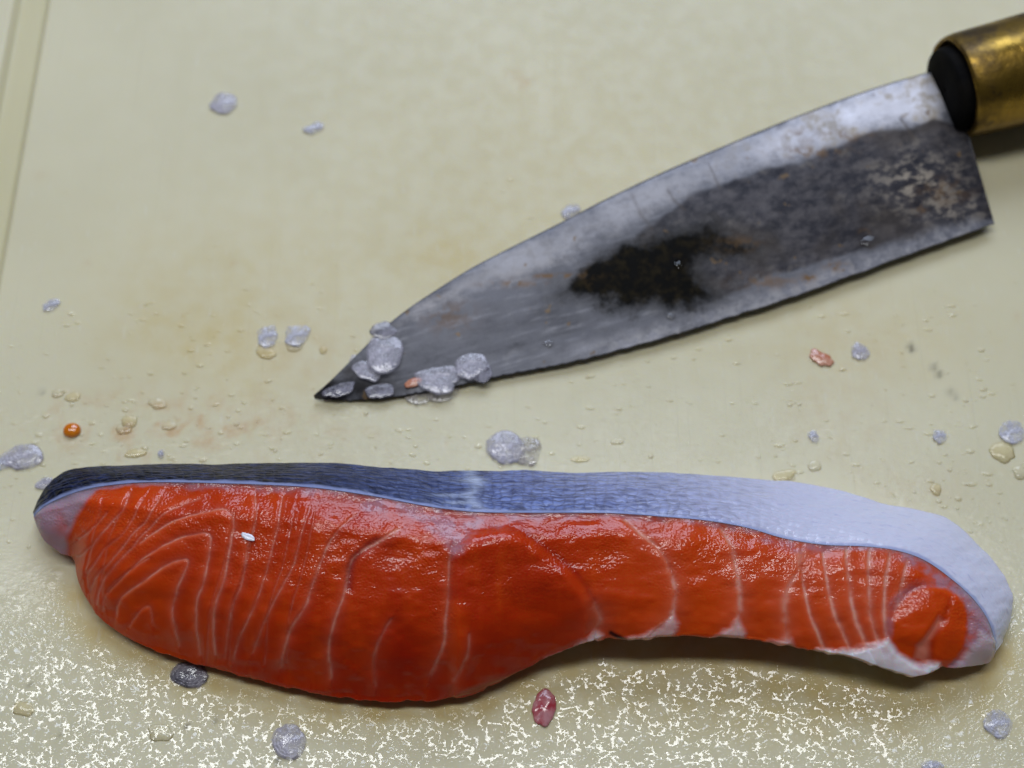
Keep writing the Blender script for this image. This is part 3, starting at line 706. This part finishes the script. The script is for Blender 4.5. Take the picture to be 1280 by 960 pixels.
mesh_obj('blade', kl(BR), grid_faces(BN, mb, True), M_BLADE, knife, caps=[tuple(range(mb))[::-1], tuple((BN - 1) * mb + j for j in range(mb))],
         attrs=dict(bright=d2(bright), white=d2(whiteb), dark=d2(darkb), black=d2(black), tipdark=d2(tipd), rust=d2(rust), worn=d2(.9 * np.exp(-((bx - 1148) / 50) ** 2 - ((by - 228) / 34) ** 2) + .5 * np.exp(-((bx - 1200) / 40) ** 2 - ((by - 262) / 16) ** 2)), halo=d2(np.clip(.85 * np.exp(-np.clip(-poly_sd(bx, by, BLK), 0, 999) / 20) + .7 * np.exp(-((bx - 690) / 16) ** 2 - ((by - 380) / 14) ** 2) + .5 * np.exp(-((bx - 640) / 40) ** 2 - ((by - 440) / 10) ** 2), 0, 1)), edge=d2(sstep(26, 8, by * 0 + seg_dist(bx, by, eg[::16])[0] + 14 * (fbm(bx / 25, by / 25) - .5)) * sstep(640, 800, bx)), scratch=d2(scr)))['label'] = 'stained grey blade with black patch and rusty spots'
# handle: a lathe of oval rings along its axis
HZ = .0112
h0 = at(1191, 110, HZ); h1 = at(1290, 84, HZ + .0006)
hx = (h1 - h0) / np.linalg.norm(h1 - h0)
hy = np.cross([0, 0, 1], hx); hy /= np.linalg.norm(hy); hz = np.cross(hx, hy)
def lathe(rows, n=56, facet=0.0, seed=0):
    out = []
    for d, ry, rz in rows:
        a = np.linspace(0, 2 * math.pi, n, endpoint=False)
        k = 1 + facet * np.cos(8 * a) + .006 * np.sin(3 * a + seed + d * 300)
        out.append(h0 + hx * d + np.outer(np.cos(a) * k * ry, hy) + np.outer(np.sin(a) * k * rz, hz))
    return np.array(out)
def lathe_obj(name, rows, mat, parent, **kw):
    P = lathe(rows, **kw); n, m = P.shape[:2]
    return mesh_obj(name, kl(P), [tuple(f) for f in grid_faces(n, m, True)] + [tuple(range(m))[::-1], tuple((n - 1) * m + j for j in range(m))], mat, parent)
handle = lathe_obj('handle', [(.026, .0098, .0098), (.030, .0108, .0104), (.060, .0120, .0108), (.100, .0125, .0108), (.122, .0118, .0105), (.128, .0095, .0090), (.1295, .006, .006)], M_WOOD, knife, facet=.012)
lathe_obj('ferrule', [(.0012, .0088, .0088), (.0002, .0093, .0093), (.0000, .0097, .0097), (.0006, .0101, .0101), (.0022, .0104, .0103), (.006, .0106, .0104), (.014, .0108, .0106), (.022, .0110, .0106), (.0285, .0111, .0106), (.0292, .0107, .0103), (.0290, .0100, .0098)], M_BRASS, handle, facet=.012)['label'] = 'tarnished brass collar'
lathe_obj('handle_end', [(-.0017, .0004, .0004), (-.0018, .0055, .0055), (-.0018, .0078, .0077), (-.0014, .0081, .0080), (.0006, .0083, .0082), (.006, .0083, .0082)], M_DARKEND, handle)['label'] = 'blackened end of the grip inside the collar'
# tang between blade and handle
ta = at([1150, 1172, 1186, 1200], [100, 96, 93, 92], .0086); tb_ = at([1150, 1172, 1190, 1204], [136, 141, 147, 148], .0078)
TT = np.stack([ta, tb_, tb_ - np.array([0, 0, .0024]), ta - np.array([0, 0, .0024])], 1)
TT[0, :, 2] -= .0016
mesh_obj('tang', kl(TT), [tuple(f) for f in grid_faces(4, 4, True)] + [(3, 2, 1, 0), (12, 13, 14, 15)], M_DARKEND, knife, smooth=False)

# ================================================================== loose scales, bits and drops
def blob_mesh(name, cx, cy, ra, rb, rot, z, dome, mat, thin=.00007, ragged=.14, seed=0, tilt=(0, 0), nr=9, na=44, wrinkle=.22, follow=None, lumps=0.0):
    """a thin domed disc (scale, drop or crumb); ra, rb are photo pixels"""
    if wrinkle: dome *= .19; ragged *= 1.1; thin *= .6
    c = at(cx, cy, z)
    mpp = np.linalg.norm(at(cx + 1, cy, z) - c); mpv = np.linalg.norm(at(cx, cy + 1, z) - c)
    a = np.linspace(0, 2 * math.pi, na, endpoint=False)
    edge = 1 + ragged * 2 * (fbm(np.cos(a) * 1.6 + seed * 3.7 + 9, np.sin(a) * 1.6 + seed * 1.3 + 9, 3) - .5)
    top = []; r_ = np.linspace(0, 1, nr) ** .8
    cr, sr = math.cos(rot), math.sin(rot)
    for k, r in enumerate(r_[1:]):
        lx = np.cos(a) * ra * edge * r; ly = np.sin(a) * rb * edge * r
        X = (lx * cr - ly * sr) * mpp; Y = (lx * sr + ly * cr) * mpv
        hgt = dome * np.sqrt(np.clip(1 - r ** 2, 0, 1)) if wrinkle == 0 else dome * (1 - r ** 2.2)
        hgt = hgt + dome * wrinkle * 2 * (fbm(X * 1400 + seed + 50, Y * 1400 + 50, 3) - .5) * (1 - r ** 6) + lumps * dome * (fbm(X * 700 + seed * 2 + 50, Y * 700 + 50, 2) - .4)* (1 - r ** 4)
        top.append(np.stack([X, Y, hgt + thin + X * tilt[0] + Y * tilt[1]], -1))
    top = np.array(top)
    low = top[-1].copy(); low[:, 2] -= thin
    V = [np.array([[0, 0, dome + thin]]), top.reshape(-1, 3), low, np.array([[0, 0, 0.0]])]
    V = np.concatenate(V)
    n = nr - 1
    F = [(0, 1 + j, 1 + (j + 1) % na) for j in range(na)]
    for i in range(n):
        for j in range(na):
            j2 = (j + 1) % na
            F.append((1 + i * na + j, 1 + (i + 1) * na + j, 1 + (i + 1) * na + j2, 1 + i * na + j2))
    last = 1 + n * na; cen = len(V) - 1
    if mat not in (M_WATER, M_WATERW): F += [(cen, last + (j + 1) % na, last + j) for j in range(na)]
    mn = V[:, 2].min()
    if mn < 0: V[:, 2] -= mn
    rimv = np.concatenate([[0], np.repeat(sstep(.80, 1.0, r_[1:]), na), np.ones(na), [0]])
    o = mesh_obj(name, V, F, mat, attrs=dict(rim=rimv, rad=np.concatenate([[0], np.repeat(r_[1:], na), np.ones(na), [0]])))
    o.location = c
    return o
G_SC = 'loose fish scales'
def scale(label, *a, **k):
    return tag(blob_mesh('fish_scale', *a, **k), label, 'fish scale', G_SC)
bz = on_blade
# on the knife tip
scale('upright brownish scale at the top of the pair on the knife tip', 479, 413, 17, 11, .1, bz(480, 420) + .0001, .0010, M_SC_DARK, seed=1, ragged=.2)
scale('large round pearly scale on the knife, near the tip', 480, 440, 23, 29, -.15, bz(480, 440) + .0003, .0022, M_SC_GREY, seed=2, ragged=.10, lumps=.3)
scale('crescent grey scale tucked left below the large round scale', 456, 460, 22, 13, -.7, bz(456, 462) + .0002, .0011, M_SC_GREY, seed=3, ragged=.25)
scale('small dull scale on the blade edge below the large round scale', 474, 488, 20, 10, .2, bz(474, 486) + .0002, .0008, M_SC_DARK, seed=14, ragged=.3)
scale('crumpled pale scale on the blade edge beside the orange shred', 550, 471, 32, 19, .15, bz(548, 472) + .0002, .0016, M_SC_GREY, seed=4, ragged=.3, lumps=.6)
scale('round grey scale farthest from the tip on the blade edge', 589, 456, 20, 19, .3, bz(589, 456) + .00025, .0016, M_SC_GREY, seed=5, ragged=.18, lumps=.3)
scale('dark scale half under the round grey one on the blade edge', 600, 465, 16, 13, -.3, bz(600, 462) + .0001, .0006, M_SC_DARK, seed=6, ragged=.2)
scale('clear colourless scale sticking out under the blade edge', 523, 494, 19, 12, -.1, .0004, .0008, M_SC_CLEAR, seed=7, ragged=.06)
scale('clear amber scale below the crumpled pale scale', 553, 491, 21, 11, .2, .0004, .0008, M_SC_CLEAR, seed=8, ragged=.08)
scale('blackened scale clinging to the very tip of the knife', 424, 484, 22, 12, .5, bz(424, 486) + .0002, .0008, M_SC_DARK, seed=9, ragged=.35, lumps=.8)
tag(blob_mesh('flesh_shred', 517, 478, 12, 5.5, .35, bz(517, 480) + .0003, .0014, M_ORANGEBIT, seed=10), 'orange shred of fish on the blade edge', 'fish scrap')
# between knife and fish
scale('bluish lumpy scale behind the skin at the middle of the fish', 632, 560, 25, 21, .0, .0004, .0028, M_SC_GREY, seed=11, ragged=.16, lumps=.7)
scale('glassy wet scale to the right of the bluish lumpy scale', 657, 563, 19, 19, .2, .0003, .0018, M_SC_CLEAR, seed=12, ragged=.18, lumps=.8)
scale('violet scale at the left edge beside the black skin', 27, 571, 27, 15, .1, .0003, .0020, M_SC_GREY, seed=13, ragged=.22, lumps=.6)
scale('pale blue scale cut by the left picture edge', 3, 579, 15, 8, .1, .0003, .0012, M_SC_PALE, seed=33, ragged=.2)
scale('small violet scale touching the pointed end of the fish', 56, 604, 11, 7, .2, .0003, .0010, M_SC_GREY, seed=15, ragged=.25)
scale('white blue flake, left one of the two left of the knife tip', 334, 420, 13, 14, .9, .0003, .0014, M_SC_PALE, seed=16, ragged=.3, lumps=.6)
scale('white blue flake, right one of the two left of the knife tip', 371, 419, 16, 14, .2, .0003, .0014, M_SC_PALE, seed=17, ragged=.3, lumps=.6)
scale('lone grey scale high on the left of the board', 280, 129, 17, 14, .1, .0003, .0014, M_SC_GREY, seed=18, ragged=.15, lumps=.4)
scale('white sliver to the right of the lone grey scale', 392, 160, 13, 7, .35, .0003, .0012, M_SC_PALE, seed=19, ragged=.3)
scale('pale flat scale near the left edge above the orange drop', 64, 381, 11, 7, .3, .0003, .0007, M_SC_PALE, seed=20, ragged=.3)
scale('white fleck peeping out behind the knife spine', 713, 264, 13, 8, .3, .0003, .0022, M_SC_PALE, seed=21, ragged=.3)
scale('smoky scale right of the white and brown scrap', 1075, 439, 12, 11, -.6, .0003, .0014, M_SC_GREY, seed=22, ragged=.25)
tag(blob_mesh('fish_scrap', 1027, 448, 15, 8, -.5, .0003, .0013, M_ORANGEBIT, seed=23, ragged=.35), 'white and brown scrap on the board below the knife edge', 'fish scrap')
scale('small bright flake right of centre below the dark nicks', 1175, 545, 8, 9, .2, .0003, .0011, M_SC_PALE, seed=24, ragged=.25)
scale('pale blue wet scale at the right edge, upper of two', 1266, 540, 17, 15, .0, .0003, .0012, M_SC_PALE, seed=25, ragged=.18, lumps=.5)
scale('small white fleck above the belly skin right of centre', 1017, 545, 6, 8, .6, .0003, .0010, M_SC_PALE, seed=34, ragged=.3)
scale('tiny white fleck above the black skin on the left', 201, 568, 4, 6, .1, .0003, .0012, M_SC_PALE, seed=35, ragged=.2)
# in front of the fish
scale('dark crumpled scale under the lower edge of the fish', 237, 844, 24, 16, -.1, .0003, .0024, M_SC_DARK, seed=26, ragged=.2, lumps=.9)
scale('lavender scale in the wet foreground left of centre', 361, 927, 22, 23, .2, .0003, .0022, M_SC_GREY, seed=27, ragged=.15, lumps=.7)
scale('wet scale in the bottom right corner', 1247, 905, 19, 17, -.4, .0003, .0017, M_SC_PALE, seed=28, ragged=.2, lumps=.6)
scale('wet scale cut off by the bottom edge at the right', 1165, 958, 14, 8, 0, .0003, .0012, M_SC_PALE, seed=36, ragged=.2)
tag(blob_mesh('flesh_scrap', 680, 886, 15, 23, -.2, .0003, .0026, M_PINK, seed=29, ragged=.2, lumps=.7), 'pink and red scrap of flesh in the wet foreground', 'fish scrap')
tag(blob_mesh('roe_drop', 90, 538, 11, 9, 0, .0002, .0009, M_OIL, seed=30, ragged=.05, wrinkle=0), 'bright orange oily drop above the black skin', 'drop')
def face_z(px, py):
    i = np.argmin((fx.ravel() - px) ** 2 + (fy.ravel() - py) ** 2); return float(FACE2[..., 2].ravel()[i])
tag(blob_mesh('fat_fleck', 310, 671, 9, 4, -.45, face_z(310, 671) + .00012, .0006, M_WHITEBIT, seed=31, ragged=.2), 'white fleck of fat on the orange flesh', 'fish scrap')
# larger single drops
DROPS = [(1254, 565, 16, 13, 'pale blue round drop at the right edge, lower of two'), (1275, 590, 9, 9, 'drop cut by the right edge beside the belly'),
         (1170, 611, 7, 8, 'small drop with an amber centre above the belly skin'), (1018, 582, 8, 7, 'amber drop above the skin, right of a wide flat drop'),
         (980, 594, 16, 7, 'wide flat amber drop just above the white skin'), (197, 504, 11, 7, 'amber drop with a white top above the black skin'),
         (162, 526, 10, 8, 'amber drop below left of the white topped drop'), (155, 536, 10, 7, 'flat drop between the orange drop and the stains'),
         (170, 566, 13, 6, 'amber drop right behind the black skin'), (212, 532, 9, 5, 'small oblong drop in the middle of the amber stain'),
         (332, 440, 13, 8, 'clear drop hanging below the left white flake'), (368, 432, 9, 7, 'ring shaped clear drop below the right white flake'),
         (404, 437, 5, 5, 'tiny clear drop between flakes and knife tip'), (848, 331, 6, 5, 'round clear drop on the black stain of the blade'),
         (1086, 301, 12, 6, 'shiny drop on the blade near the heel'), (685, 429, 7, 4, 'flat drop on the blade lower left of the stain'),
         (838, 395, 6, 4, 'small drop on the blade edge below the stain'), (811, 405, 5, 4, 'tiny drop left of the one below the stain'),
         (91, 496, 10, 6, 'pale drop above the orange oily drop'), (72, 491, 8, 6, 'cloudy drop at the far left above the orange drop'), (30, 886, 14, 9, 'shallow puddle drop near the left edge in front'),
         (200, 915, 16, 11, 'flat clear drop in front of the dark crumpled scale'), (725, 574, 12, 4, 'thin drop above the blue skin right of the scales'), (772, 551, 9, 4, 'narrow bright drop above the blue skin')]
dome_d = lambda a, b: .000028 * min(a, b) + .00005
for k, (cx, cy, a, b, lab) in enumerate(DROPS):
    onb = 'blade' in lab
    o = blob_mesh('water_drop', cx, cy, a, b, .1 * (k % 5 - 2), (bz(cx, cy) + .00005) if onb else .0001, dome_d(a, b), M_WATER if onb or k % 2 else M_WATERW, thin=.00001, ragged=.26, wrinkle=0, seed=40 + k, nr=8, na=32)
    tag(o, lab, 'drop', 'single water drops')
# countless tiny droplets, one mass
def droplets():
    V = []; F = []; base = 0; na, nr = 10, 4
    n = 0
    while n < 1000:
        px, py = RNG.uniform(-40, 1320), RNG.uniform(200, 700)
        p = .08 + .30 * (py > 380) + .35 * math.exp(-((px - 220) / 220) ** 2 - ((py - 520) / 60) ** 2) + .35 * math.exp(-((px - 1180) / 130) ** 2 - ((py - 600) / 70) ** 2)
        if RNG.random() > p: continue
        if poly_sd(np.array([px]), np.array([py]), KNIFE_OUT)[0] > -3 or poly_sd(np.array([px]), np.array([py]), FISH_OUT)[0] > -3: continue
        n += 1
        r = .00012 + .00045 * RNG.random() ** 3
        if py < 380: r *= .7
        c = at(px, py, 0.00002); sx = RNG.uniform(.9, 1.9); h = r * RNG.uniform(.28, .45)
        V.append(c + np.array([[0, 0, h]]))
        a = np.linspace(0, 2 * math.pi, na, endpoint=False)
        for i in range(1, nr + 1):
            q = i / nr
            e = 1 + .15 * np.sin(2 * a + n)
            V.append(c + np.stack([np.cos(a) * r * sx * q * e, np.sin(a) * r * q * e, np.full(na, h * (1 - q ** 2))], -1))
        F += [(base, base + 1 + j, base + 1 + (j + 1) % na) for j in range(na)]
        for i in range(nr - 1):
            F += [(base + 1 + i * na + j, base + 1 + (i + 1) * na + j, base + 1 + (i + 1) * na + (j + 1) % na, base + 1 + i * na + (j + 1) % na) for j in range(na)]
        base += 1 + nr * na
    o = mesh_obj('water_droplets', np.concatenate(V), F, M_WATER)
    o['kind'] = 'stuff'; o['label'] = 'fine water droplets sprinkled over the board'; o['category'] = 'droplets'
KNIFE_OUT = [tuple(p) for p in sp[::20]] + [tuple(p) for p in eg[::-20]]
FISH_OUT = [tuple(p) for p in st_[::20]] + [tuple(p) for p in sb[::-20]]
droplets()
